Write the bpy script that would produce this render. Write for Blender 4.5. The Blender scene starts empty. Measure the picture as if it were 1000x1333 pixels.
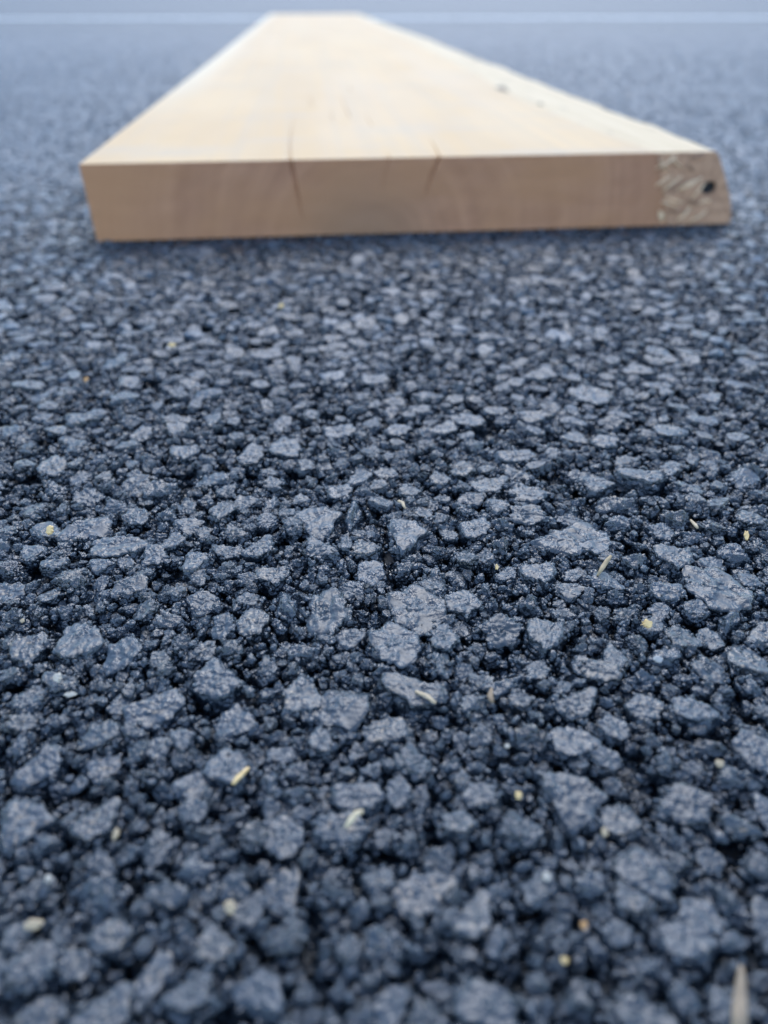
import bpy, bmesh, math, random
import numpy as np
from mathutils import Vector, Matrix, noise

random.seed(11)
rng = np.random.default_rng(11)
scene = bpy.context.scene
COL = scene.collection
R = math.radians

# ------------------------------------------------------------------ camera
CAM_H = 0.16
PITCH = 0.6376
ROLL = -0.0022
F = 918.1131                                   # focal length in pixels of a 1000 x 1333 frame
FW = np.array([0, math.cos(PITCH), -math.sin(PITCH)])
RT0 = np.array([1.0, 0, 0]); UP0 = np.cross(RT0, FW)
RT = math.cos(ROLL) * RT0 + math.sin(ROLL) * UP0
UP = -math.sin(ROLL) * RT0 + math.cos(ROLL) * UP0
cam = bpy.data.cameras.new('camera')
cam.sensor_fit = 'VERTICAL'
cam.sensor_height = 24.0
cam.sensor_width = 18.0
cam.lens = F / 1333.0 * 24.0
cam.clip_start = 0.005
cam.clip_end = 3000
cam.dof.use_dof = True
cam.dof.focus_distance = 0.243
cam.dof.aperture_fstop = (cam.lens * 1e-3) / 0.0043 
cam.dof.aperture_blades = 0
camo = bpy.data.objects.new('camera', cam)
COL.objects.link(camo)
camo.matrix_world = Matrix(((RT[0], UP[0], -FW[0], 0), (RT[1], UP[1], -FW[1], 0), (RT[2], UP[2], -FW[2], CAM_H), (0, 0, 0, 1)))
scene.camera = camo

# ------------------------------------------------------------------ daylight
SUN_EL, SUN_AZ = R(53), R(4)                   # azimuth measured from +Y (ahead of the camera) towards +X
world = bpy.data.worlds.new('World')
scene.world = world
world.use_nodes = True
wn = world.node_tree
wn.nodes.clear()
sky = wn.nodes.new('ShaderNodeTexSky')
sky.sky_type = 'NISHITA'
sky.sun_disc = False
sky.sun_elevation = SUN_EL
sky.sun_rotation = SUN_AZ
sky.air_density = 1.0
sky.dust_density = 0.2
sky.ozone_density = 1.0
bg = wn.nodes.new('ShaderNodeBackground')
bg.inputs['Strength'].default_value = 0.15
wo = wn.nodes.new('ShaderNodeOutputWorld')
wn.links.new(sky.outputs[0], bg.inputs[0])
wn.links.new(bg.outputs[0], wo.inputs[0])
sun = bpy.data.lights.new('sun', 'SUN')
sun.energy = 1.0
sun.angle = R(42)
sun.color = (1.0, 0.96, 0.90)
suno = bpy.data.objects.new('sun', sun)
COL.objects.link(suno)
sdir = Vector((math.cos(SUN_EL) * math.sin(SUN_AZ), math.cos(SUN_EL) * math.cos(SUN_AZ), math.sin(SUN_EL)))
suno.rotation_euler = sdir.to_track_quat('Z', 'Y').to_euler()
suno.location = sdir * 20
scene.view_settings.view_transform = 'Standard'
scene.view_settings.look = 'None'
scene.view_settings.gamma = 1
scene.view_settings.use_curve_mapping = False
scene.view_settings.exposure = 1.48
scene.cycles.max_bounces = 6

# ------------------------------------------------------------------ helpers
CAMP = np.array([0, 0, CAM_H])
def ray(px, py):
    return FW + RT * (px - 500) / F - UP * (py - 666.5) / F
def ground(px, py, z=0.0):                     # the ground point that stands at a spot of the photograph
    d = ray(px, py)
    return CAMP + d * (z - CAM_H) / d[2]
def depth_of(x, y):
    return y * math.cos(PITCH) + CAM_H * math.sin(PITCH)

def link_mesh(name, verts, faces, mat=None, parent=None, smooth=True):
    me = bpy.data.meshes.new(name)
    me.from_pydata([tuple(v) for v in verts], [], faces)
    me.update()
    if smooth:
        me.polygons.foreach_set('use_smooth', [True] * len(me.polygons))
    if mat: me.materials.append(mat)
    o = bpy.data.objects.new(name, me)
    COL.objects.link(o)
    if parent: o.parent = parent
    return o

def grid_faces(nu, nv, flip=False, base=0):
    f = []
    for j in range(nv - 1):
        for i in range(nu - 1):
            a = base + j * nu + i
            q = (a, a + 1, a + nu + 1, a + nu)
            f.append(q[::-1] if flip else q)
    return f

class NT:
    """small wrapper for building a node material"""
    def __init__(self, name):
        self.m = bpy.data.materials.new(name)
        self.m.use_nodes = True
        self.t = self.m.node_tree
        self.t.nodes.clear()
        self.out = self.n('ShaderNodeOutputMaterial')
        self.b = self.n('ShaderNodeBsdfPrincipled')
        self.l(self.b.outputs[0], self.out.inputs[0])
    def n(self, kind, **kw):
        nd = self.t.nodes.new(kind)
        for k, v in kw.items(): setattr(nd, k, v)
        return nd
    def l(self, a, b): self.t.links.new(a, b)
    def set(self, sock, v):
        if isinstance(v, bpy.types.NodeSocket): self.l(v, sock)
        else: sock.default_value = v
    def noise(self, vec, scale, detail=3, rough=0.55, dist=0.0):
        nd = self.n('ShaderNodeTexNoise')
        self.l(vec, nd.inputs['Vector'])
        nd.inputs['Scale'].default_value = scale
        nd.inputs['Detail'].default_value = detail
        nd.inputs['Roughness'].default_value = rough
        nd.inputs['Distortion'].default_value = dist
        return nd.outputs[0]
    def math(self, op, a, b=0.0, clamp=False):
        nd = self.n('ShaderNodeMath', operation=op, use_clamp=clamp)
        self.set(nd.inputs[0], a); self.set(nd.inputs[1], b)
        return nd.outputs[0]
    def ramp(self, v, lo, hi, a=0.0, b=1.0):
        nd = self.n('ShaderNodeMapRange', interpolation_type='SMOOTHSTEP')
        self.set(nd.inputs[0], v)
        for i, x in enumerate((lo, hi, a, b)): nd.inputs[i + 1].default_value = x
        return nd.outputs[0]
    def mix(self, f, a, b):
        nd = self.n('ShaderNodeMix', data_type='RGBA')
        self.set(nd.inputs[0], f)
        for s, v in ((nd.inputs[6], a), (nd.inputs[7], b)):
            if isinstance(v, tuple): s.default_value = (*v, 1)
            else: self.l(v, s)
        return nd.outputs[2]
    def mapd(self, vec, sc, tilt):
        a = self.n('ShaderNodeMapping', vector_type='POINT'); a.inputs['Rotation'].default_value = (0, tilt, 0); self.l(vec, a.inputs[0])
        b = self.n('ShaderNodeMapping'); b.inputs['Scale'].default_value = sc; self.l(a.outputs[0], b.inputs[0])
        return b.outputs[0]
    def bump(self, h, dist, strength=1.0, normal=None):
        nd = self.n('ShaderNodeBump')
        nd.inputs['Strength'].default_value = strength
        nd.inputs['Distance'].default_value = dist
        self.l(h, nd.inputs['Height'])
        if normal: self.l(normal, nd.inputs['Normal'])
        return nd.outputs[0]

# ------------------------------------------------------------------ materials
def bitumen(name, worn_scale=1.0, relief=1.0, far_light=0.0):
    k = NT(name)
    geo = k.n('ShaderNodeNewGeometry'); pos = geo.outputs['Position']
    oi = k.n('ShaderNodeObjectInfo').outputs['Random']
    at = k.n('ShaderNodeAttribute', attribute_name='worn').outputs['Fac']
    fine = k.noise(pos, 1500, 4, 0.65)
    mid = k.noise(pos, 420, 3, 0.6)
    base = k.mix(oi, (0.008 + far_light, 0.014 + far_light * 1.4, 0.021 + far_light * 1.8), (0.021 + far_light, 0.033 + far_light * 1.4, 0.047 + far_light * 1.8))  # last argument lifts the base colour to imitate hazier, brighter light
    # worn flat faces where the film has thinned
    wm = k.math('MULTIPLY', at, k.ramp(mid, 0.2, 0.5), True)
    base = k.mix(k.math('MULTIPLY', wm, 0.85 * worn_scale), base, (0.026, 0.040, 0.054))
    # tan flecks where the bare stone shows, on a share of the stones
    gate = k.ramp(k.math('FRACT', k.math('MULTIPLY', oi, 7.31)), 0.45, 0.85)
    fleck = k.ramp(k.noise(pos, 640, 2, 0.5), 0.565, 0.66)
    fl = k.math('MULTIPLY', k.math('MULTIPLY', fleck, gate), k.ramp(at, 0.05, 0.6, 0.25, 1.0))
    tan = k.mix(k.noise(pos, 300, 1), (0.17, 0.11, 0.06), (0.36, 0.31, 0.24))
    base = k.mix(k.math('MULTIPLY', fl, 0.75 * worn_scale), base, tan)
    # pale mineral specks
    sp = k.ramp(k.noise(pos, 900, 1, 0.4), 0.80, 0.84)
    base = k.mix(k.math('MULTIPLY', sp, 0.5), base, (0.36, 0.33, 0.27))
    k.l(base, k.b.inputs['Base Color'])
    k.l(k.math('ADD', k.ramp(fine, 0.3, 0.75, 0.12 + 3 * far_light, 0.30 + 3 * far_light), k.math('MULTIPLY', at, 0.26)), k.b.inputs['Roughness'])
    k.l(k.ramp(at, 0.0, 1.0, 1.0, 0.55), k.b.inputs['Specular IOR Level'])
    lumps = k.noise(pos, 800, 1.5, 0.5)
    n1 = k.bump(k.math('MULTIPLY', lumps, k.ramp(at, 0.0, 1.0, 1.0, 0.06)), 0.0008 * relief, 1.0)
    soft = k.math('MULTIPLY', fine, k.ramp(at, 0.0, 1.0, 1.0, 0.14))
    k.l(k.bump(soft, 0.00019 * relief, 1.0, n1), k.b.inputs['Normal'])
    return k.m
M_STONE = bitumen('bitumen_coated_stone')
M_GRIT = bitumen('bitumen_grit', 0.4)
M_FAR = bitumen('bitumen_far_lightened', 0.6, 0.5, 0.036)  # lightened copy for farther stones: the pale distant light is in its colour

def asphalt_mat():
    k = NT('asphalt')
    geo = k.n('ShaderNodeNewGeometry'); pos = geo.outputs['Position']
    vor = k.n('ShaderNodeTexVoronoi', feature='F1'); k.l(pos, vor.inputs['Vector']); vor.inputs['Scale'].default_value = 120
    big = k.noise(pos, 3.0, 4, 0.6)
    mid = k.noise(pos, 55, 4, 0.65)
    c = k.mix(vor.outputs['Color'], (0.022, 0.030, 0.042), (0.050, 0.062, 0.082))
    c = k.mix(k.ramp(big, 0.35, 0.7), c, (0.050, 0.060, 0.075))
    k.l(c, k.b.inputs['Base Color'])
    k.b.inputs['Roughness'].default_value = 0.62
    h = k.math('ADD', k.math('MULTIPLY', vor.outputs['Distance'], -0.9), mid)
    k.l(k.bump(h, 0.003, 0.8), k.b.inputs['Normal'])
    return k.m
M_ASPHALT = asphalt_mat()

def paint_mat():
    k = NT('road_paint')
    pos = k.n('ShaderNodeNewGeometry').outputs['Position']
    w = k.ramp(k.noise(pos, 60, 4, 0.7), 0.38, 0.5)
    k.l(k.mix(w, (0.10, 0.105, 0.11), (0.60, 0.60, 0.59)), k.b.inputs['Base Color'])
    k.b.inputs['Roughness'].default_value = 0.5
    return k.m
M_PAINT = paint_mat()

# ------------------------------------------------------------------ the ground sheet
def bed_z(d):
    """depth of the sheet under the loose-packed top stones, by distance ahead"""
    return np.interp(d, [0.0, 0.55, 1.0, 1.8, 3.0, 3.6, 5.0], [-0.0125, -0.0080, -0.0036, -0.0026, -0.0012, -0.0008, -0.0006])

def axis(near, far, step, grow):
    a, s = [0.0], step
    while a[-1] < far:
        if a[-1] > near: s *= grow
        a.append(a[-1] + s)
    return np.array(a)
gx = axis(0.45, 900, 0.006, 1.10); gx = np.r_[-gx[:0:-1], gx]
gy = axis(0.9, 1500, 0.006, 1.09); gb = axis(0.15, 900, 0.006, 1.15); gy = np.r_[-gb[:0:-1], gy]
gv = []
for y in gy:
    for x in gx:
        d = math.hypot(x, max(y, 0)) if y > 0 else math.hypot(x, y)
        z = float(bed_z(d))
        if d < 1.6:
            z += 0.0016 * noise.noise(Vector((x * 90, y * 90, 1.3))) + 0.001 * noise.noise(Vector((x * 260, y * 260, 7)))
        gv.append((x, y, z))
asphalt = link_mesh('asphalt', gv, grid_faces(len(gx), len(gy)), M_ASPHALT)
asphalt['kind'] = 'structure'

# ------------------------------------------------------------------ stone shapes (shared by every stone)
def make_proto(name, seed, flat, sub, rough, lump, mat, sharp=13):
    r_ = np.random.default_rng(seed)
    bm = bmesh.new()
    bmesh.ops.create_icosphere(bm, subdivisions=sub, radius=1.0)
    bm.verts.ensure_lookup_table()
    D = np.array([v.co[:] for v in bm.verts]); D /= np.linalg.norm(D, axis=1)[:, None]
    n = r_.normal(size=(15, 3)); n[:, 2] *= 0.55; n /= np.linalg.norm(n, axis=1)[:, None]
    dd = r_.uniform(0.66, 1.0, 15)
    if flat:
        t = np.array([r_.normal(0, .07), r_.normal(0, .07), 1.0]); t /= np.linalg.norm(t)
        keep = n @ t < 0.75
        n = np.vstack([n[keep], t]); dd = np.r_[dd[keep], r_.uniform(0.5, 0.62)]
    q = np.maximum(D @ n.T, 0) / dd
    rad = 1.0 / (np.power(q, sharp).sum(1) ** (1.0 / sharp) + 1e-3)
    rad = np.minimum(rad, 1.25)
    worn = np.zeros(len(D))
    if flat:
        s = q[:, -1] / (q.max(1) + 1e-6)
        wn = np.array([noise.noise(Vector((p[0] * 2.6 + seed, p[1] * 2.6, 0.5))) +   .25 * noise.noise(Vector((p[0] * 7 + seed, p[1] * 7, 0.5))) for p in D])
        worn = np.clip((s - 0.925 - .09 * wn) / 0.16, 0, 1)
    P = D * rad[:, None]
    so = Vector((seed * 3.7, seed * 1.9, seed * 0.7))
    out = np.empty_like(P)
    for i, p in enumerate(P):
        v = Vector(p) + so
        w = 1 - 0.93 * worn[i]
        h = rough * (noise.noise(v * 2.6) + 0.5 * noise.noise(v * 6.1) + 0.3 * noise.noise(v * 13))
        if lump:
            f1 = noise.voronoi(v * 4.3)[0][0]; f2 = noise.voronoi(v * 9.0 + so)[0][0]
            h += lump * (0.45 - f1) + lump * 0.45 * (0.4 - f2)
        out[i] = p + D[i] * h * w
    hw = np.percentile(np.hypot(out[:, 0], out[:, 1]), 90)
    out /= hw
    me = bpy.data.meshes.new(name)
    for v, p in zip(bm.verts, out): v.co = p
    bm.to_mesh(me); bm.free()
    a = me.attributes.new('worn', 'FLOAT', 'POINT'); a.data.foreach_set('value', worn.astype(np.float32))
    me.polygons.foreach_set('use_smooth', [True] * len(me.polygons))
    me.materials.append(mat)
    me['top'] = float(np.percentile(out[:, 2], 98))
    return me

FLATS = [make_proto('stone', 100 + i, True, 5, 0.13, 0.15, M_STONE, 20) for i in range(12)]
ROUGHS = [make_proto('stone', 200 + i, i % 3 == 0, 5, 0.17, 0.22, M_STONE, 13) for i in range(10)]
SMALLS = [make_proto('small_stone', 300 + i, i % 3 == 0, 4, 0.22, 0.20, M_GRIT, 14) for i in range(8)]
GRITS = [make_proto('grit', 400 + i, False, 3, 0.26, 0.2, M_GRIT, 14) for i in range(6)]
FARS = [make_proto('rolled_stone', 500 + i, True, 4, 0.12, 0.14, M_FAR, 16) for i in range(8)]
PROTOS = FLATS + ROUGHS + SMALLS + GRITS + FARS
FAR0 = len(PROTOS) - len(FARS)
NF, NR, NS, NG = len(FLATS), len(ROUGHS), len(SMALLS), len(GRITS)

# plank footprint (needed so that stones stay below it)
PO = np.array([-0.2261, 0.5751]); PYAW = 0.0928
PA = np.array([math.cos(PYAW), math.sin(PYAW)]); PB = np.array([-math.sin(PYAW), math.cos(PYAW)])
PW, PT, PL = 0.4941, 0.0555, 4.056
def plank_uv(x, y):
    d0, d1 = x - PO[0], y - PO[1]
    return d0 * PA[0] + d1 * PA[1], d0 * PB[0] + d1 * PB[1]

# the large stones one can pick out: centre, width, height in the photograph, tilt, f = flat top / r = lumpy
HAND = """70 606 42 26 0 f;165 578 30 12 0 f;130 595 30 14 0 r;243 586 36 22 0 f;107 685 64 30 -14 f;178 672 32 18 -15 f;150 708 70 32 -5 f;73 733 34 18 0 f
95 752 44 24 0 r;225 701 40 18 -18 f;210 632 50 28 0 r;150 658 38 16 0 r;10 688 30 24 0 r;375 582 48 28 0 f;327 597 38 18 0 f;278 622 44 18 0 f;409 676 62 42 -12 f
460 668 40 42 0 r;357 627 28 18 0 f;445 640 30 18 0 f;300 716 36 22 8 f;340 710 42 24 0 f;358 745 42 28 0 f;415 715 46 30 0 r;478 712 44 26 0 f;493 630 24 14 0 f
305 693 32 18 0 r;382 680 30 26 0 r;290 662 22 30 20 f;525 692 50 40 0 f;535 638 32 18 0 f;575 622 30 18 0 f;600 610 34 18 0 r;612 646 30 16 0 f;640 627 42 30 20 f;675 592 48 16 0 f
692 640 58 28 0 f;672 614 42 22 0 r;645 658 30 16 0 f;685 667 54 22 8 r;622 686 38 28 0 f;650 705 38 26 0 r;605 725 30 26 0 r;705 742 46 32 0 f;745 697 95 38 5 f
842 618 64 22 5 f;772 628 46 18 0 f;770 700 50 30 5 f;812 655 64 26 4 r;880 667 56 34 10 r;805 679 42 20 10 r;882 722 54 36 12 f;830 725 60 36 8 r;935 765 96 44 24 f;978 605 42 30 0 r
980 675 36 18 0 f;958 715 56 28 5 r;860 690 32 20 0 r;932 655 26 20 -30 f;40 840 46 66 -8 f;102 832 52 56 0 f;160 850 58 46 -14 f;95 755 46 26 0 r;165 760 46 28 -22 f;190 790 32 26 0 r
85 793 36 18 0 r;14 800 32 42 0 r;80 886 42 34 20 f;35 908 52 30 -15 r;205 920 78 48 -8 f;240 835 28 26 0 r;212 872 32 20 -20 r;330 810 48 42 0 f;290 812 32 30 0 r;285 885 70 54 5 f
298 843 28 22 0 r;425 790 62 58 0 r;325 780 34 18 0 f;390 902 50 56 10 f;435 917 78 58 4 f;400 846 50 24 5 r;350 865 26 24 0 r;545 790 76 50 8 f;603 786 52 38 18 f;516 836 62 46 0 f
575 828 40 36 0 r;650 815 54 38 -14 r;715 822 50 54 15 f;572 862 32 30 0 r;545 898 86 50 18 f;620 917 40 34 0 r;680 910 34 28 0 f;755 914 48 46 25 f;665 888 62 24 -20 r;628 885 32 30 -20 r
782 873 64 34 28 f;803 857 36 36 10 f;842 922 56 36 5 f;900 923 56 34 8 f;885 828 46 32 10 f;955 806 42 28 20 r;980 860 60 42 5 f;922 868 54 32 35 r;836 880 46 32 0 r;872 770 44 24 10 f
830 765 36 22 0 r;905 790 36 22 12 r;130 955 54 42 0 f;25 1066 72 60 0 f;128 1064 50 56 10 f;25 940 44 22 0 r;235 962 32 28 -20 f;190 1005 42 24 0 r;300 1000 66 50 0 f;350 1015 42 42 0 r
420 966 34 34 0 f;388 960 30 24 0 r;385 1000 46 30 0 r;385 1030 56 30 -5 r;470 1036 64 44 8 f;440 1076 76 50 10 r;368 1086 54 46 10 f;390 1056 32 26 -25 r;332 1086 38 28 0 r;262 1080 42 32 0 r
540 992 50 40 10 r;588 992 46 42 -30 r;520 1030 30 34 15 f;628 1032 48 52 -25 f;600 1014 20 26 0 r;690 950 56 42 10 r;745 962 58 46 0 f;740 1034 82 72 0 f;595 1072 48 34 0 r;532 1088 36 42 0 r
682 1078 62 42 5 r;800 945 36 26 0 f;790 985 34 24 0 f;925 967 72 42 5 r;900 1048 76 58 5 f;806 1066 46 46 5 f;985 976 46 46 0 f;950 1010 50 36 15 r;962 1078 52 28 0 r;865 990 34 30 0 r
215 1160 46 36 10 f;145 1222 62 52 0 f;40 1258 80 54 -15 r;140 1312 82 62 0 f;55 1325 70 56 0 f;282 1232 56 58 0 f;372 1220 50 42 -20 r;495 1232 54 46 0 r;620 1188 54 62 10 f;585 1190 30 26 0 r
772 1150 60 42 10 r;846 1142 92 60 18 f;892 1222 64 60 0 f;826 1172 46 46 0 f;640 1312 92 68 0 f;832 1322 84 62 10 f;955 1318 56 62 0 f;560 1328 60 46 0 r;428 1162 52 32 0 r;250 1292 62 52 10 f
120 470 0 0 0 f;150 470 40 18 -5 f;705 485 50 14 0 f;770 512 52 20 4 f;690 540 50 14 0 f;555 514 36 16 0 f;490 492 34 14 0 f;635 436 50 14 0 f;610 545 40 16 0 f;860 500 40 12 0 f;920 545 44 16 0 f
835 480 44 14 0 f;270 512 44 14 0 f;235 545 50 14 0 f;350 458 44 16 0 f;160 515 40 18 0 f;100 545 44 14 0 f;40 500 50 14 0 f;445 560 40 18 0 f;520 560 38 16 0 f;580 555 40 16 0 f;790 575 40 18 0 f;870 560 40 18 0 f"""
hand = []
for ln in HAND.replace('\n', ';').split(';'):
    px, py, w, h, t, k = ln.split(); px, py, w, h, t = map(float, (px, py, w, h, t))
    if w == 0: continue
    c = ground(px, py)
    ct, st = math.cos(R(t)), math.sin(R(t))
    A = ground(px + w / 2 * ct, py + w / 2 * st) - ground(px - w / 2 * ct, py - w / 2 * st)
    B = ground(px - h / 2 * st * .5, py + h / 2 * ct) - ground(px + h / 2 * st * .5, py - h / 2 * ct)
    A /= 2; B /= 2
    a = np.linalg.norm(A); u = A / a
    b = np.linalg.norm(B - u * (B @ u))
    b = min(max(b, 0.5 * a), 1.6 * a)
    hand.append((c[0], c[1], a * 1.10, b * 1.10, math.atan2(A[1], A[0]), k))

# ------------------------------------------------------------------ packing of the aggregate
CELL = 0.0006
X0, X1, Y0, Y1 = -1.2, 1.2, -0.06, 1.75
occ = np.zeros((int((Y1 - Y0) / CELL), int((X1 - X0) / CELL)), bool)
def paint(x, y, a, b, yaw, k):
    rr = max(a, b) * k
    i0, i1 = int((x - rr - X0) / CELL), int((x + rr - X0) / CELL) + 2
    j0, j1 = int((y - rr - Y0) / CELL), int((y + rr - Y0) / CELL) + 2
    i0, j0 = max(i0, 0), max(j0, 0); i1, j1 = min(i1, occ.shape[1]), min(j1, occ.shape[0])
    if i0 >= i1 or j0 >= j1: return
    xs = X0 + (np.arange(i0, i1) + .5) * CELL - x; ys = (Y0 + (np.arange(j0, j1) + .5) * CELL - y)[:, None]
    c, s = math.cos(yaw), math.sin(yaw)
    e = ((xs * c + ys * s) / (a * k)) ** 2 + ((-xs * s + ys * c) / (b * k)) ** 2
    occ[j0:j1, i0:i1] |= e < 1
OFF = [(0, 0), (1, 0), (-1, 0), (0, 1), (0, -1), (.7, .7), (.7, -.7), (-.7, .7), (-.7, -.7)]
def free(x, y, r):
    for ox, oy in OFF:
        i = int((x + ox * r - X0) / CELL); j = int((y + oy * r - Y0) / CELL)
        if 0 <= j < occ.shape[0] and 0 <= i < occ.shape[1] and occ[j, i]: return False
    return True
def pocket(x, y):
    return y < .5 and noise.noise(Vector((x * 95, y * 95, 4.4))) > .36
def half_width(y, m):
    return 500 / F * depth_of(0, y) + m

def calm(y):
    return float(np.interp(y, [.35, .9, 1.6], [1.0, .4, .25]))
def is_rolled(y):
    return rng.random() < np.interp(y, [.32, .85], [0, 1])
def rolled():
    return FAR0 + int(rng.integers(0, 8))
stones = []      # x, y, ztop, a, b, yaw, tiltx, tilty, proto, height ratio
for (x, y, a, b, yaw, k) in hand:
    paint(x, y, a, b, yaw, 0.88)
    if k == 'f':
        stones.append((x, y, rng.uniform(-.0001, .0010), a, b, yaw, rng.normal(0, .05), rng.normal(0, .05), int(rng.integers(0, NF)), .95))
    else:
        stones.append((x, y, rng.uniform(-.0006, .0012), a, b, yaw, rng.normal(0, .16), rng.normal(0, .16), NF + int(rng.integers(0, NR)), .95))
NHAND = len(stones)

def cand(n, y1, m, y0=-0.045):
    """candidate spots over the part of the road the lens (and a step beside it) can see"""
    ys = rng.uniform(y0, y1, n * 3)
    hw = half_width(np.maximum(ys, 0.0), m)
    xs = rng.uniform(-1, 1, n * 3) * hw
    keep = rng.random(n * 3) < hw / hw.max()
    return xs[keep], ys[keep]
def under_plank(x, y, m=0.012):
    u, v = plank_uv(x, y)
    return (u > m) & (u < PW + .02 - m) & (v > m + .01) & (v < PL)

# near: large and medium stones, biggest first
xs, ys = cand(19500, 1.70, 0.30)
q_ = rng.random(len(xs)); e_ = -1.6                              # many smaller, few big
sz = np.sort(((1 - q_) * .0031 ** e_ + q_ * .0076 ** e_) ** (1 / e_))[::-1]
for x, y, r in zip(xs, ys, sz):
    if under_plank(x, y): continue
    if y > 1.55 + .15 * rng.random() or not free(x, y, r * .58): continue
    asp = rng.uniform(.68, 1.0); yaw = rng.uniform(0, math.pi)
    paint(x, y, r, r * asp, yaw, .86)
    fl = rng.random() < .5 + .4 * (y - .3) / 1.4
    t = .07 if fl else .25
    stones.append((x, y, rng.uniform(-.0016, .0006) * calm(y), r, r * asp, yaw, rng.normal(0, t) * calm(y), rng.normal(0, t) * calm(y),
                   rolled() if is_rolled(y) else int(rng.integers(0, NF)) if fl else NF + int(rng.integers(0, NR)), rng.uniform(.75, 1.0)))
xs, ys = cand(63000, 1.6, 0.30)
sz = np.sort(np.exp(rng.uniform(math.log(.0014), math.log(.0036), len(xs))))[::-1]
small = []
for x, y, r in zip(xs, ys, sz):
    if under_plank(x, y): continue
    if pocket(x, y) or not free(x, y, r * .45): continue
    asp = rng.uniform(.65, 1.0); yaw = rng.uniform(0, math.pi)
    paint(x, y, r, r * asp, yaw, .8)
    small.append((x, y, rng.uniform(-.0026, .0005) * calm(y) ** 1.4, r, r * asp, yaw, rng.normal(0, .3) * calm(y), rng.normal(0, .3) * calm(y),
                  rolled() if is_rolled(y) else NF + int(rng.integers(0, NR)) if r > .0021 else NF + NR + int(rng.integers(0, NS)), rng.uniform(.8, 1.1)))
# farther out: large stones only, laid by a jittered packing
far = []
y = 1.60
while y < 4.6:
    step = 0.0098
    hw = half_width(y, 0.42)
    xs = np.arange(-hw, hw, step) + rng.uniform(-.0045, .0045, len(np.arange(-hw, hw, step)))
    yy = y + rng.uniform(-.0045, .0045, len(xs))
    hide = under_plank(xs, yy)
    for x, yv, h in zip(xs, yy, hide):
        if h or (yv > 3.0 and random.random() < (yv - 3.0) / 1.6): continue
        r = random.uniform(.0036, .0066)
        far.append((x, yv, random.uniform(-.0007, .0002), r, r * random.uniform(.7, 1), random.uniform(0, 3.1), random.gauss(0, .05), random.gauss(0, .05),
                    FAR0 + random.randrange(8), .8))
    y += step

# fine grit in the joints
def free_v(x, y):
    i = ((x - X0) / CELL).astype(int); j = ((y - Y0) / CELL).astype(int)
    ok = (i >= 0) & (j >= 0) & (i < occ.shape[1]) & (j < occ.shape[0])
    r = np.zeros(len(x), bool); r[ok] = ~occ[j[ok], i[ok]]
    return r
POCKETS = True
def grit(n, y1, m, r0, r1, z0, z1, p0, pn):
    x, y = cand(n, y1, m)
    k = free_v(x, y) & ~under_plank(x, y) & ~np.array([POCKETS and pocket(a_, b_) for a_, b_ in zip(x, y)])
    x, y = x[k], y[k]; n = len(x)
    r = np.exp(rng.uniform(math.log(r0), math.log(r1), n))
    z = rng.uniform(z0, z1, n)
    return np.c_[x, y, z, r, r * rng.uniform(.65, 1, n), rng.uniform(0, 6.28, n), rng.normal(0, .5, n), rng.normal(0, .5, n),
                 p0 + rng.integers(0, pn, n), rng.uniform(.8, 1.2, n)]
g1 = grit(78000, 1.0, 0.28, .0011, .0028, -.0052, -.0002, NF + NR, NS)
g2 = grit(14000, 0.42, 0.20, .0004, .0009, -.0060, -.0010, NF + NR + NS, NG)
POCKETS = False
g4 = grit(76000, 0.50, 0.28, .0012, .0030, -.0105, -.0062, NF + NR, NS)
# crumbs of mastic stuck on the stones themselves
big = np.array([s for s in stones if depth_of(0, s[1]) < .40])
ii = rng.integers(0, len(big), 60000)
th = rng.uniform(0, 6.28, len(ii)); rr = 1.05 - .34 * rng.random(len(ii)) ** 2.0
sx = big[ii, 0] + rr * (np.cos(th) * big[ii, 3] * np.cos(big[ii, 5]) - np.sin(th) * big[ii, 4] * np.sin(big[ii, 5]))
sy = big[ii, 1] + rr * (np.cos(th) * big[ii, 3] * np.sin(big[ii, 5]) + np.sin(th) * big[ii, 4] * np.cos(big[ii, 5]))
n = len(ii)
rad = np.exp(rng.uniform(math.log(.0005), math.log(.0016), n))
g3 = np.c_[sx, sy, big[ii, 2] - .0001 - np.clip((rr - .74) / .3, 0, 1) ** 1.5 * .0034 * rng.uniform(.4, 1.1, n), rad, rad * rng.uniform(.7, 1, n), rng.uniform(0, 6.28, n),
           rng.normal(0, .5, n), rng.normal(0, .5, n), NF + NR + NS + rng.integers(0, NG, n), rng.uniform(.7, 1.1, n)]

# ------------------------------------------------------------------ the 300 stones that show largest are parts of the road
def seen_size(s):
    x, y, a, b = s[0], s[1], s[3], s[4]
    d = np.array([x, y, 0]) - CAMP; z = d @ FW
    px = 500 + F * (d @ RT) / z; py = 666.5 - F * (d @ UP) / z
    if not (-20 < px < 1020 and -20 < py < 1360) or z < .05: return 0
    return a * b / z ** 2 * CAM_H / np.linalg.norm(d)
order = sorted(range(len(stones)), key=lambda i: -seen_size(stones[i]))
pick = set(order[:300])
def stone_top(s):
    me = PROTOS[int(s[8])]
    sz_ = (s[3] + s[4]) / 2 * s[9]
    return sz_, s[2] - me['top'] * sz_
proto_obj = None
for i in sorted(pick):
    s = stones[i]
    sz_, zc = stone_top(s)
    me = PROTOS[int(s[8])]
    if proto_obj is None:
        o = bpy.data.objects.new('stone', me); proto_obj = o
    else:
        o = proto_obj.copy(); o.data = me
    COL.objects.link(o)
    o.parent = asphalt
    o.location = (s[0], s[1], zc)
    o.rotation_euler = (s[6], s[7], s[5])
    o.scale = (s[3], s[4], sz_)

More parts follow.
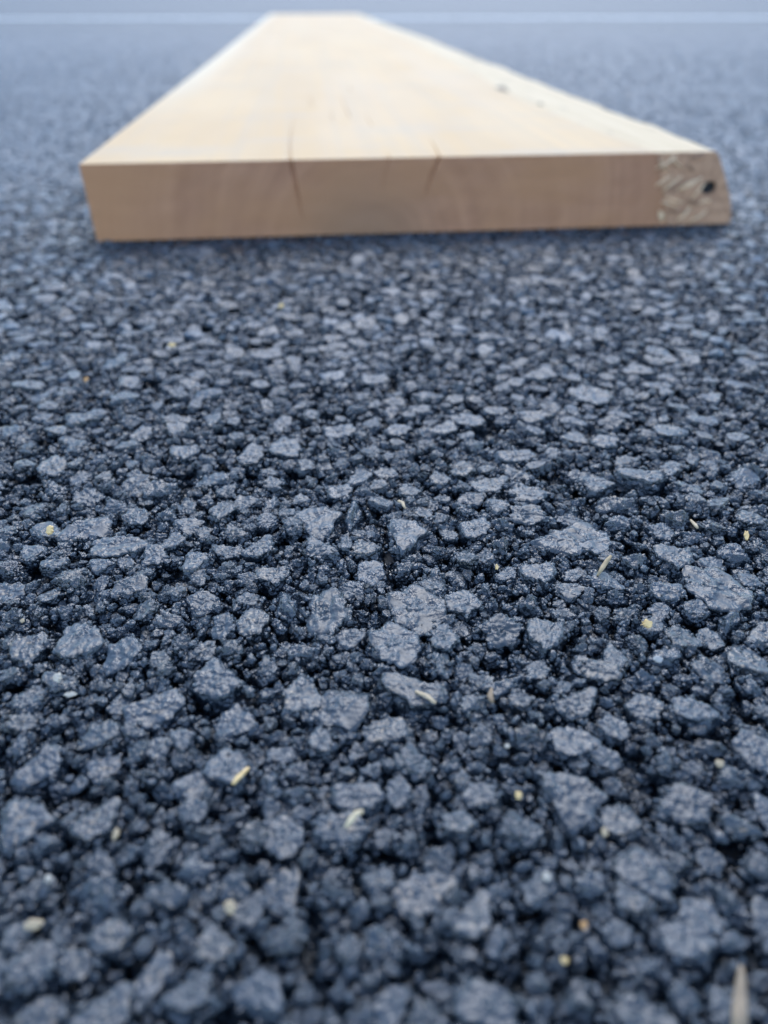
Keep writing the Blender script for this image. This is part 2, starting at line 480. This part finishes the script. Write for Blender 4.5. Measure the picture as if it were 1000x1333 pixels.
rest = np.array([s for i, s in enumerate(stones) if i not in pick] + small + far)
ALL = np.vstack([rest, g1, g2, g3, g4])
idx = ALL[:, 8].astype(int)
tops = np.array([p['top'] for p in PROTOS])
SZ = (ALL[:, 3] + ALL[:, 4]) / 2 * ALL[:, 9]
loc = np.c_[ALL[:, 0], ALL[:, 1], ALL[:, 2] - tops[idx] * SZ]
rot = np.c_[ALL[:, 6], ALL[:, 7], ALL[:, 5]]
scl = np.c_[ALL[:, 3], ALL[:, 4], SZ]
src = bpy.data.collections.new('aggregate_source')
for i, me in enumerate(PROTOS):
    o = bpy.data.objects.new('source_%03d' % i, me); src.objects.link(o)
pm = bpy.data.meshes.new('aggregate')
pm.vertices.add(len(loc)); pm.vertices.foreach_set('co', loc.astype(np.float32).ravel())
for nm, arr, ty, key in (('rot', rot, 'FLOAT_VECTOR', 'vector'), ('scl', scl, 'FLOAT_VECTOR', 'vector'), ('idx', idx, 'INT', 'value')):
    a = pm.attributes.new(nm, ty, 'POINT')
    a.data.foreach_set(key, arr.astype(np.int32 if ty == 'INT' else np.float32).ravel())
agg = bpy.data.objects.new('aggregate', pm)
COL.objects.link(agg); agg.parent = asphalt
agg['kind'] = 'stuff'
ng = bpy.data.node_groups.new('scatter_aggregate', 'GeometryNodeTree')
ng.interface.new_socket('Geometry', in_out='INPUT', socket_type='NodeSocketGeometry')
ng.interface.new_socket('Geometry', in_out='OUTPUT', socket_type='NodeSocketGeometry')
gi = ng.nodes.new('NodeGroupInput'); go = ng.nodes.new('NodeGroupOutput')
ci = ng.nodes.new('GeometryNodeCollectionInfo'); ci.inputs['Collection'].default_value = src
ci.inputs['Separate Children'].default_value = True; ci.inputs['Reset Children'].default_value = True
ip = ng.nodes.new('GeometryNodeInstanceOnPoints'); ip.inputs['Pick Instance'].default_value = True
def named(nm, ty):
    a = ng.nodes.new('GeometryNodeInputNamedAttribute'); a.data_type = ty; a.inputs['Name'].default_value = nm
    return a.outputs['Attribute']
e2r = ng.nodes.new('FunctionNodeEulerToRotation')
ng.links.new(named('rot', 'FLOAT_VECTOR'), e2r.inputs[0])
ng.links.new(gi.outputs[0], ip.inputs['Points']); ng.links.new(ci.outputs[0], ip.inputs['Instance'])
ng.links.new(named('idx', 'INT'), ip.inputs['Instance Index'])
ng.links.new(e2r.outputs[0], ip.inputs['Rotation'])
ng.links.new(named('scl', 'FLOAT_VECTOR'), ip.inputs['Scale'])
ng.links.new(ip.outputs[0], go.inputs[0])
md = agg.modifiers.new('scatter', 'NODES'); md.node_group = ng
print('stones', len(stones), 'small', len(small), 'far', len(far), 'grit', len(g1), len(g2), len(g3))

# ------------------------------------------------------------------ painted line across the far asphalt
lv, lf = [], []
pl, pr = np.array([-14.0, 6.25]), np.array([14.0, 5.55])
for i in range(41):
    c = pl + (pr - pl) * i / 40
    lv += [(c[0], c[1] - .11, .0034), (c[0], c[1] + .11, .0034), (c[0], c[1] - .11, -.001), (c[0], c[1] + .11, -.001)]
for i in range(40):
    k = i * 4
    lf += [(k, k + 4, k + 5, k + 1), (k + 2, k + 6, k + 4, k), (k + 1, k + 5, k + 7, k + 3)]
line = link_mesh('road_marking', lv, lf, M_PAINT, smooth=False)
line['kind'] = 'structure'

# ------------------------------------------------------------------ the plank
def wood_mat(name, kind):
    k = NT(name)
    pos = k.n('ShaderNodeTexCoord').outputs['Object']
    sep = k.n('ShaderNodeSeparateXYZ'); k.l(pos, sep.inputs[0])
    X, Y, Z = sep.outputs
    def stretched(sx, sy, sz):
        mp = k.n('ShaderNodeMapping'); mp.inputs['Scale'].default_value = (sx, sy, sz); k.l(pos, mp.inputs[0]); return mp.outputs[0]
    # rings about a pith under the middle of the front edge
    dx = k.math('SUBTRACT', X, 0.215); dz = k.math('ADD', Z, 0.012)
    wob = k.math('MULTIPLY', k.math('SUBTRACT', k.noise(stretched(14, 1.2, 14), 1.0, 2), 0.5), 0.02)
    rad = k.math('ADD', k.math('SQRT', k.math('ADD', k.math('MULTIPLY', dx, dx), k.math('MULTIPLY', dz, dz))), wob)
    ring = k.math('SINE', k.math('MULTIPLY', rad, 900))
    ring2 = k.noise(k.n('ShaderNodeCombineXYZ').outputs[0], 1.0)
    cmb = k.n('ShaderNodeCombineXYZ'); k.l(k.math('MULTIPLY', rad, 70), cmb.inputs[0]); ring2 = k.noise(cmb.outputs[0], 1.0, 3, .6)
    blot = k.noise(stretched(9, 1.0, 14), 1.0, 3, .6)
    fib = k.noise(stretched(700, 9, 700), 1.0, 3, .6)
    saw = k.noise(stretched(5, 22, 10), 1.0, 4, .7)
    if kind == 'end':
        c = k.mix(k.math('ADD', k.math('MULTIPLY', k.ramp(ring2, .32, .68), .75), k.math('MULTIPLY', k.ramp(k.noise(k.mapd(pos, (26, 1, 60), .55), 1.0, 3, .6), .3, .7), .35)), (0.38, 0.188, 0.114), (0.53, 0.278, 0.168))
        c = k.mix(k.math('MULTIPLY', k.ramp(ring, -1, 1), .05), c, (0.33, 0.185, 0.11))
        sawd = k.noise(k.mapd(pos, (900, 20, 40), -.6), 1.0, 2)
        c = k.mix(k.ramp(sawd, .5, .75, 0, .30), c, (0.27, 0.155, 0.095))
        c = k.mix(k.ramp(blot, .38, .68, 0, .8), c, (0.48, 0.245, 0.13))
        # the heart is a little darker and greener
        c = k.mix(k.ramp(rad, 0.010, 0.08, .65, 0), c, (0.30, 0.185, 0.12))
        edge = k.ramp(X, 0.0, 0.10, .75, 0.0)
        c = k.mix(edge, c, (0.53, 0.27, 0.14))
        rough = .75
    elif kind == 'top':
        c = k.mix(k.ramp(k.noise(stretched(9, 3.5, 22), 1.0, 4), .3, .7), (0.565, 0.378, 0.195), (0.615, 0.425, 0.226))
        c = k.mix(k.ramp(k.noise(stretched(75, 1.2, 75), 1.0, 3, .6), .35, .75, .0, .38), c, (0.46, 0.36, 0.25))
        c = k.mix(k.ramp(saw, .50, .72, 0, .5), c, (0.44, 0.37, 0.29))
        c = k.mix(k.ramp(blot, .5, .7, 0, .2), c, (0.62, 0.46, 0.31))
        c = k.mix(k.math('MULTIPLY', k.ramp(X, 0.0, 0.05, 1, 0), k.ramp(Y, .05, .8)), c, (0.62, 0.50, 0.34))
        rough = .6
    else:
        n = k.noise(stretched(60, 5, 60), 1.0, 3)
        c = k.mix(k.ramp(n, .3, .7), (0.56, 0.425, 0.26), (0.62, 0.485, 0.31))
        spots = k.math('MULTIPLY', k.ramp(k.noise(stretched(75, 16, 75), 1.0, 3, .6), .60, .70), k.ramp(Y, .7, 1.1, 1, .3))
        c = k.mix(k.math('MULTIPLY', spots, .55), c, (0.36, 0.28, 0.20))
        rough = .65
    k.l(c, k.b.inputs['Base Color'])
    k.b.inputs['Roughness'].default_value = rough
    k.b.inputs['Specular IOR Level'].default_value = .12
    h = k.math('ADD', k.math('MULTIPLY', fib, .6), saw) if kind != 'end' else k.noise(stretched(900, 900, 900), 1.0, 3)
    k.l(k.bump(h, .0006, .5), k.b.inputs['Normal'])
    return k.m
M_END, M_TOP, M_SAP = wood_mat('end_grain', 'end'), wood_mat('planed_wood', 'top'), wood_mat('sapwood', 'sap')

def bark_mat():
    k = NT('bark_residue')
    pos = k.n('ShaderNodeTexCoord').outputs['Object']
    n = k.noise(pos, 120, 3, .6)
    k.l(k.mix(k.ramp(n, .35, .65), (0.42, 0.235, 0.145), (0.56, 0.325, 0.20)), k.b.inputs['Base Color'])
    k.b.inputs['Roughness'].default_value = .85
    k.l(k.bump(k.noise(pos, 500, 4, .7), .001, .6), k.b.inputs['Normal'])
    return k.m
M_BARK = bark_mat()
def plain(name, c, rough=.7, var=.15, scale=300):
    k = NT(name)
    pos = k.n('ShaderNodeTexCoord').outputs['Object']
    d = tuple(x * (1 - var) for x in c); e = tuple(min(1, x * (1 + var)) for x in c)
    k.l(k.mix(k.ramp(k.noise(pos, scale, 3), .3, .7), d, e), k.b.inputs['Base Color'])
    k.b.inputs['Roughness'].default_value = rough
    k.l(k.bump(k.noise(pos, scale * 3, 3), .0002, .4), k.b.inputs['Normal'])
    return k.m
M_FIBRE = plain('pale_fibre', (0.90, 0.66, 0.43), .8)
M_GREYFIBRE = plain('grey_fibre', (0.25, 0.16, 0.115), .85)

plank = bpy.data.objects.new('wooden_plank', None)
COL.objects.link(plank)
plank.location = (PO[0], PO[1], 0.0006)
plank.rotation_euler = (0, 0, PYAW)
plank.empty_display_size = .1
plank['label'] = 'long thick sawn wooden plank lying flat on the black asphalt'
plank['category'] = 'plank'

BULGE = [(0, .0270), (.006, .0264), (.0136, .0240), (.0227, .0196), (.0345, .0130), (.046, .0062), (.053, .0016), (.0556, -.0012)]
def right_u(w):
    return PW + np.interp(w, [b[0] for b in BULGE], [b[1] for b in BULGE])
def seam_u(w):                                                 # where the heartwood ends on the front face
    return .4442 + (PT - w) / PT * .0214 + .0016 * noise.noise(Vector((w * 170, 3.1, 0))) * min(1, (PT - w) * 150)
# drying checks on the front: (u, w) polyline from the top down, half width at the top, depth
CRACKS = [([(.1562, .0556), (.1588, .040), (.1610, .024), (.1630, .008)], .0016, .0030),
          ([(.2318, .0556), (.2280, .042), (.2258, .027)], .0008, .0012),
          ([(.2708, .0556), (.2650, .043), (.2610, .030), (.2600, .024)], .0016, .0028),
          ([(.1900, .0556), (.1910, .044)], .0006, .001)]
TOPCRACKS = [([(.1562, 0), (.1545, .08), (.1560, .16), (.1585, .25)], .0012, .0018),
             ([(.2708, 0), (.2745, .06), (.2760, .10)], .0010, .0022), ([(.2318, 0), (.2322, .03)], .0007, .0016),
             ([(.1950, .20), (.1960, .30)], .0010, .0017), ([(.2130, .22), (.2110, .42)], .0010, .0017), ([(.1760, .30), (.1740, .46)], .0010, .0017),
             ([(.2310, .16), (.2300, .26)], .0008, .0014), ([(.2280, .45), (.2260, .75)], .0011, .002)]
def crack_depth(cr, a, b, vertical):
    tot = 0
    for pts, hw, dep in cr:
        P = np.array(pts); t = P[:, 1]
        o = np.argsort(t)
        if not (t.min() - 1e-6 <= b <= t.max() + 1e-6): continue
        cu = np.interp(b, t[o], P[o, 0])
        fr = (b - t.min()) / (t.max() - t.min())
        if not vertical: fr = 1 - fr
        k = max(fr, 0) ** .55
        cu += .0004 * noise.noise(Vector((b * 240, cu * 90, 3)))
        x = abs(a - cu) / (hw * max(k, .12))
        if x < 1: tot = max(tot, dep * k * (1 - x) ** .5)
    return tot
def refine(u0, u1, step, spots, fine, half):
    u = set(np.linspace(u0, u1, int((u1 - u0) / step) + 2))
    for s, e in spots:
        u |= set(np.arange(max(s - half, u0), min(e + half, u1), fine))
    u = np.array(sorted(u)); keep = [u[0]]
    for x in u[1:]:
        if x - keep[-1] > fine * .6: keep.append(x)
    keep[-1] = u1
    return np.array(keep)
spots = [(.1540, .1640), (.2250, .2325), (.2595, .2770), (.1890, .1970), (.2100, .2160), (.1735, .1765)]
su = refine(0, 1, .012, [(a / .4442, b / .4442) for a, b in spots], .0009, .004)
# --- heartwood: front end
def front_grid(u_of, nu, zs, dep):
    v = []
    for w in zs:
        for i in range(nu):
            u = u_of(i, w)
            v.append((u, dep(u, w), w))
    return v
zs = np.linspace(0, PT, 64)
eg = front_grid(lambda i, w: su[i] * seam_u(w) if su[i] > .75 else su[i] * .4442 + (seam_u(w) - .4442) * su[i] ** 8, len(su), zs,
                lambda u, w: crack_depth(CRACKS, u, w, True) + .0004 * noise.noise(Vector((u * 40, w * 90, 0))) * (1 if w < PT - .001 else 0))
link_mesh('end_grain', eg, grid_faces(len(su), len(zs)), M_END, plank)
# --- heartwood: planed top with the left side, underside and back
def seam_top(v):
    return np.interp(v, [0, .2145, .4444, .8134, 1.33, 4.1], [.4442, .424, .4235, .434, .434, .43]) + .007 * noise.noise(Vector((v * 7, 2, 0))) * min(1, v * 6)
vs = [0.0]
while vs[-1] < PL:
    vs.append(vs[-1] + (.004 if vs[-1] < .5 else .012 if vs[-1] < 1.2 else .06))
vs[-1] = PL
tv = []
for v in vs:
    e = seam_top(v)
    for s in su:
        u = s * .4442 if s < .7 else s * .4442 + (e - .4442) * ((s - .7) / .3)
        d = crack_depth(TOPCRACKS, u, v, False) if v < .5 else 0
        tv.append((u, v, PT - d))
tf = grid_faces(len(su), len(vs))
nb = len(tv)
tv += [(0, 0, 0), (0, PL, 0), (.46, PL, 0), (.46, 0, 0), (0, 0.0, PT), (0, PL, PT), (.43, PL, PT)]
tf += [(nb, nb + 4, nb + 5, nb + 1), (nb + 1, nb + 5, nb + 6, nb + 2), (nb + 3, nb, nb + 1, nb + 2)]
link_mesh('heartwood', tv, tf, M_TOP, plank)
# --- the live edge: sapwood strip on top, curved side
def edge_w(v):
    return np.interp(v, [0, .5, 1.0, 1.7, 2.5, 3.88, 4.1], [PW, .4935, .4925, .4945, .479, .4736, .4735]) + .007 * noise.noise(Vector((v * 6, 5, 0))) * min(1, v * 8) + .002 * noise.noise(Vector((v * 34, 5, 0))) * min(1, v * 8)
sv, ns = [], 10
prof_w = np.linspace(PT, 0, 12)
for v in vs:
    e0, e1 = seam_top(v), edge_w(v)
    row = []
    for i in range(ns):
        t = i / (ns - 1)
        z = PT - .0006 * (t > .0) + (.0010 * noise.noise(Vector((t * 3, v * 18, 9))) if v > .004 else 0) * t
        row.append((e0 + (e1 - e0) * t, v, z))
    for w in prof_w[1:]:
        wob = .002 * noise.noise(Vector((w * 60, v * 25, 4))) if v > .004 else 0
        row.append((e1 + (right_u(w) - PW) + wob, v, w))
    sv += row
nrow = ns + len(prof_w) - 1
sf = grid_faces(nrow, len(vs))
nb = len(sv); lastrow = (len(vs) - 1) * nrow
sv.append((sv[lastrow][0], PL, 0))
sf += [(lastrow + i + 1, lastrow + i, nb) for i in range(nrow - 1)]
link_mesh('sapwood_edge', sv, sf, M_SAP, plank)
# --- bark residue on the front of that edge, with a worm hole sunk in
HU, HW_ = .4950, .0285
nu_b = 96
def bark_dep(u, w):
    e = ((u - HU) / .0062) ** 2 + ((w - HW_) / .0050) ** 2
    d = .0004 * noise.noise(Vector((u * 200, w * 200, 2))) + .0007 * noise.noise(Vector((u * 90, w * 90, 8)))
    if u < seam_u(w) + .0015 : d += .0012 * (1 - (u - seam_u(w)) / .0015)
    if e < 1: d = .034 * min(1, (1 - e) * 8)
    return d
zb = np.linspace(0, PT, 80)
bv = front_grid(lambda i, w: seam_u(w) + (right_u(w) - seam_u(w)) * i / (nu_b - 1), nu_b, zb, bark_dep)
link_mesh('bark_residue', bv, grid_faces(nu_b, len(zb)), M_BARK, plank)
# --- pale shredded fibres caught in the bark
def ribbon(pts, widths, thick, cap=True):
    """a flat sliver following pts; returns verts, faces"""
    V, Fc = [], []
    P = [Vector(p) for p in pts]
    for i, p in enumerate(P):
        t = (P[min(i + 1, len(P) - 1)] - P[max(i - 1, 0)]).normalized()
        ref = Vector((0, 0, 1)) if abs(t.z) < .9 else Vector((0, 1, 0))
        s = t.cross(ref).normalized(); n = s.cross(t).normalized()
        for k in range(8):
            a = k / 8 * 2 * math.pi
            V.append(p + s * math.cos(a) * widths[i] / 2 + n * math.sin(a) * thick / 2)
    for i in range(len(P) - 1):
        for k in range(8):
            Fc.append((i * 8 + k, i * 8 + (k + 1) % 8, (i + 1) * 8 + (k + 1) % 8, (i + 1) * 8 + k))
    Fc.append(tuple(range(7, -1, -1))); Fc.append(tuple((len(P) - 1) * 8 + k for k in range(8)))
    return V, Fc
# given on a 1000 x 875 enlargement of that corner: (x, y) ends and width, p = pale, g = grey
FIB = [(230, 240, 300, 330, 40, 'p'), (215, 300, 330, 210, 42, 'p'), (300, 215, 390, 300, 34, 'p'), (240, 440, 330, 360, 40, 'p'), (290, 480, 400, 370, 34, 'p'),
       (350, 500, 440, 380, 26, 'g'), (390, 480, 540, 380, 34, 'p'), (410, 460, 500, 400, 24, 'p'), (300, 570, 420, 620, 44, 'p'), (330, 530, 450, 580, 34, 'p'),
       (300, 640, 335, 740, 40, 'p'), (440, 730, 510, 610, 44, 'p'), (530, 740, 630, 650, 36, 'p'), (505, 560, 570, 430, 26, 'p'), (430, 230, 520, 200, 50, 'g'),
       (480, 560, 560, 600, 40, 'g'), (360, 640, 470, 650, 36, 'g'), (370, 400, 300, 470, 20, 'g'), (560, 590, 640, 570, 24, 'p'), (420, 270, 470, 330, 30, 'g')]
for (xa, ya, xb, yb, wd, kd) in FIB:
    def tow(x, y): return (.4442 + (x - 200) / 620 * .0765, PT * (1 - (y - 180) / 590))
    (ua, wa), (ub, wb) = tow(xa, ya), tow(xb, yb)
    mid = ((ua + ub) / 2 + random.uniform(-.001, .001), -.0004, (wa + wb) / 2 + random.uniform(-.001, .001))
    V, Fc = ribbon([(ua, .0002, wa), mid, (ub, .0002, wb)], [wd * .00007, wd * .00012, wd * .00006], .0012)
    o = link_mesh('fibre', [], [], None)
    bpy.data.objects.remove(o)
    link_mesh('fibre', V, Fc, M_FIBRE if kd == 'p' else M_GREYFIBRE, plank)
# --- near-black disc just inside the worm hole, painted in for its inner shade
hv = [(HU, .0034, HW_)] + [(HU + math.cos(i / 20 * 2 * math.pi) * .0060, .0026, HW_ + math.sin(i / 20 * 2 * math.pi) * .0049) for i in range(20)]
link_mesh('hole_shade_disc', hv, [(0, i % 20 + 1, i) for i in range(1, 21)], plain('hole_shade', (.022, .021, .022), .9), plank)
# --- small knot on the seam of the top
kv, kf = [(0, 0, .0035)], []
for i in range(14):
    a = i / 14 * 2 * math.pi; r = 1 + .2 * math.sin(3 * a)
    kv.append((math.cos(a) * .0075 * r, math.sin(a) * .035 * r, -.0015))
kf = [(0, i, i % 14 + 1) for i in range(1, 15)]
kn = link_mesh('knot', kv, kf, plain('knot_wood', (.19, .15, .105), .8), plank)
kn.location = (.4235, .4444, PT + .0006)

# --- flakes of bark left along the seam
M_FLAKE = plain('bark_flake', (.20, .15, .10), .85)
for i, (u, v, a, b) in enumerate([(.4330, .300, .004, .012), (.4860, .92, .005, .03)]):
    fv = [(0, 0, .0012)]
    for j in range(11):
        an = j / 11 * 2 * math.pi; r = random.uniform(.6, 1.2)
        fv.append((math.cos(an) * a * r, math.sin(an) * b * r, -.0012))
    fo = link_mesh('bark_flake', fv, [(0, j, j % 11 + 1) for j in range(1, 12)], M_FLAKE, plank)
    fo.location = (u, v, PT + .0004)

# ------------------------------------------------------------------ loose bits on the asphalt
M_YEL = plain('pale_yellow_wood', (.72, .51, .23), .65)
M_TANW = plain('tan_straw', (.38, .29, .17), .7)
M_CREAM = plain('cream_wood', (.46, .36, .23), .65)
M_WHITE = plain('white_mineral', (.50, .45, .37), .35)
M_ORNG = plain('orange_wood', (.50, .27, .10), .7)
M_BROWN = plain('brown_straw', (.22, .16, .10), .7)

def tag(o, label, cat, group=None):
    o['label'] = label; o['category'] = cat
    if group: o['group'] = group
def flake(name, px, py, w, h, z, mat, label, cat, seed, yaw=0.0, ragged=False):
    """a small irregular chip lying on the stones"""
    r_ = random.Random(seed)
    c = ground(px, py, z)
    s = np.linalg.norm(c - CAMP) / F
    a, b = w * s * .36, h * s * .36
    n = 18; V, Fc = [], []
    prof = []
    for i in range(n):
        an = i / n * 2 * math.pi
        r = 1 + r_.uniform(-.22, .18)
        if ragged and math.cos(an) < -.2: r *= 1.25 if i % 2 else .6
        prof.append((math.cos(an) * r, math.sin(an) * r))
    th = min(a, b) * .55
    for zz, k in ((-th, .75), (0, 1.0), (th * .8, .82)):
        for (x, y) in prof:
            V.append((x * a * k, y * b * k, zz + r_.uniform(-.1, .1) * th + x * th * .35))
    V.append((0, 0, -th)); V.append((0, 0, th))
    for L in range(2):
        for i in range(n):
            Fc.append((L * n + i, L * n + (i + 1) % n, (L + 1) * n + (i + 1) % n, (L + 1) * n + i))
    for i in range(n):
        Fc.append((3 * n, (i + 1) % n, i)); Fc.append((3 * n + 1, 2 * n + i, 2 * n + (i + 1) % n))
    o = link_mesh(name, V, Fc, mat, smooth=False)
    # a chip leans on the stones: it faces up and a little towards the lens side it lies on
    o.location = c
    o.rotation_euler = (R(38), R(r_.uniform(-12, 12)), yaw)
    tag(o, label, cat)
    return o
def sliver(name, pix, widths, z, mat, label, cat, lift=0.0, thick=.6):
    pts = []
    for i, (px, py) in enumerate(pix):
        g = ground(px, py, z + lift * i / (len(pix) - 1)); pts.append(g)
    s = np.linalg.norm(pts[0] - CAMP) / F
    base = np.mean(pts, axis=0)
    ws = [w * s for w in widths]
    V, Fc = ribbon([p - base for p in pts], ws, max(ws) * thick)
    o = link_mesh(name, V, Fc, mat)
    o.location = base
    tag(o, label, cat)
    return o

flake('wood_chip', 65, 690, 14, 17, .0022, M_YEL, 'pale yellow wood chip near the left edge beside a flat stone', 'wood chip', 1)
flake('wood_chip', 842, 812, 17, 15, .0024, M_YEL, 'pale yellow wood chip with a ragged end, right of centre', 'wood chip', 2, 0.2, True)
flake('wood_chip', 366, 398, 10, 9, .0015, M_YEL, 'blurred yellow chip in front of the plank', 'wood chip', 3)
flake('wood_chip', 224, 449, 14, 8, .0015, M_YEL, 'flat yellow chip among stones left of the chip nearest the plank', 'wood chip', 4)
flake('wood_crumb', 112, 494, 8, 9, .0015, M_ORNG, 'tiny orange wood crumb at far left between stones', 'wood crumb', 5)
flake('wood_crumb', 675, 1035, 11, 14, .0015, M_YEL, 'yellow oval crumb left of a large rough stone', 'wood crumb', 6)
flake('wood_crumb', 787, 1083, 11, 15, .0015, M_CREAM, 'cream crumb at the lower left of a flat purple grey stone', 'wood crumb', 7)
flake('wood_chip', 151, 1086, 12, 18, .0012, M_CREAM, 'cream chip at the lower right corner of a flat stone at left', 'wood chip', 8, -.4)
flake('splinter', 972, 697, 8, 16, .0020, M_YEL, 'upright pale yellow splinter near the right edge', 'splinter', 9)
flake('splinter', 647, 738, 6, 10, .0015, M_YEL, 'small yellow splinter standing in a gap between dark stones', 'splinter', 10)
flake('wood_crumb', 29, 808, 8, 7, .0010, M_CREAM, 'tiny cream crumb beside a tall stone at the left edge', 'wood crumb', 11)
flake('wood_crumb', 735, 1250, 11, 11, .0010, M_YEL, 'blurred dull yellow crumb in the bottom foreground', 'wood crumb', 12)
flake('wood_crumb', 760, 1204, 11, 13, .0010, M_ORNG, 'blurred orange crumb in the right foreground', 'wood crumb', 13)
flake('quartz_bit', 75, 882, 16, 16, .0026, M_WHITE, 'bright white glassy bit set on a rounded stone at left', 'mineral bit', 14)
flake('quartz_bit', 92, 904, 18, 9, .0020, M_WHITE, 'long white glassy bit below the bright round one', 'mineral bit', 15, .3)
flake('quartz_bit', 660, 971, 10, 8, .0015, M_WHITE, 'white speck of mineral on a rough stone near a dark gap', 'mineral bit', 16)
flake('quartz_bit', 711, 1141, 13, 13, .0010, M_WHITE, 'blurred round white grain in the foreground right of centre', 'mineral bit', 17)
flake('pebble', 857, 858, 18, 11, .0018, plain('grey_pebble', (.36, .36, .35), .5), 'small bare grey pebble below the ragged yellow chip', 'pebble', 18)
flake('wood_chip', 43, 1204, 30, 15, .0010, M_CREAM, 'blurred oblong cream fragment in the lower left corner', 'wood chip', 19, .2)
flake('quartz_bit', 63, 1144, 11, 11, .0010, M_WHITE, 'blurred round white grain at far left', 'mineral bit', 20)
flake('wood_crumb', 937, 994, 14, 12, .0014, M_CREAM, 'cream crumb at right above a large flat stone', 'wood crumb', 21)
flake('wood_crumb', 300, 1180, 20, 20, .0010, M_CREAM, 'blurred cream crumb in the lower foreground left of centre', 'wood crumb', 22)
sliver('straw', [(778, 749), (785, 738), (791, 729), (796, 723)], [3, 6, 6, 3], .0010, M_TANW, 'brown straw sliver leaning over a dark gap', 'straw', .004)
sliver('straw', [(450, 1077), (457, 1067), (464, 1059), (472, 1056)], [5, 8, 8, 5], .0020, plain('pale_straw', (.60, .50, .32), .6), 'curved pale straw piece on a rough stone below a flat one', 'straw', .003)
sliver('splinter', [(303, 1021), (310, 1012), (318, 1005), (324, 999)], [4, 7, 6, 3], .0012, M_YEL, 'tapered yellow wood sliver lying on a big flat stone', 'splinter', .001)
sliver('splinter', [(519, 652), (524, 654), (527, 661)], [4, 5, 3], .0015, M_CREAM, 'tiny bent cream splinter in a field of dark grit', 'splinter', .001)
sliver('splinter', [(541, 900), (556, 906), (567, 915)], [3, 7, 4], .0014, M_CREAM, 'thin cream splinter across the largest centre stone', 'splinter', .0006)
sliver('husk', [(640, 897), (638, 906), (641, 914)], [4, 8, 5], .0012, M_BROWN, 'small brown husk in a gap between stones', 'husk', .001)
sliver('splinter', [(899, 677), (905, 683), (908, 687)], [2, 5, 3], .0012, M_CREAM, 'thin cream splinter at right above a flat stone', 'splinter', .001)
sliver('grass_stalk', [(962, 1345), (963, 1318), (964, 1292), (965, 1268), (965, 1258)], [15, 15, 12, 7, 3], .004, plain('dry_stalk', (.30, .225, .15), .7),
       'dry tan grass stalk poking in at the bottom right corner', 'grass stalk', .004)
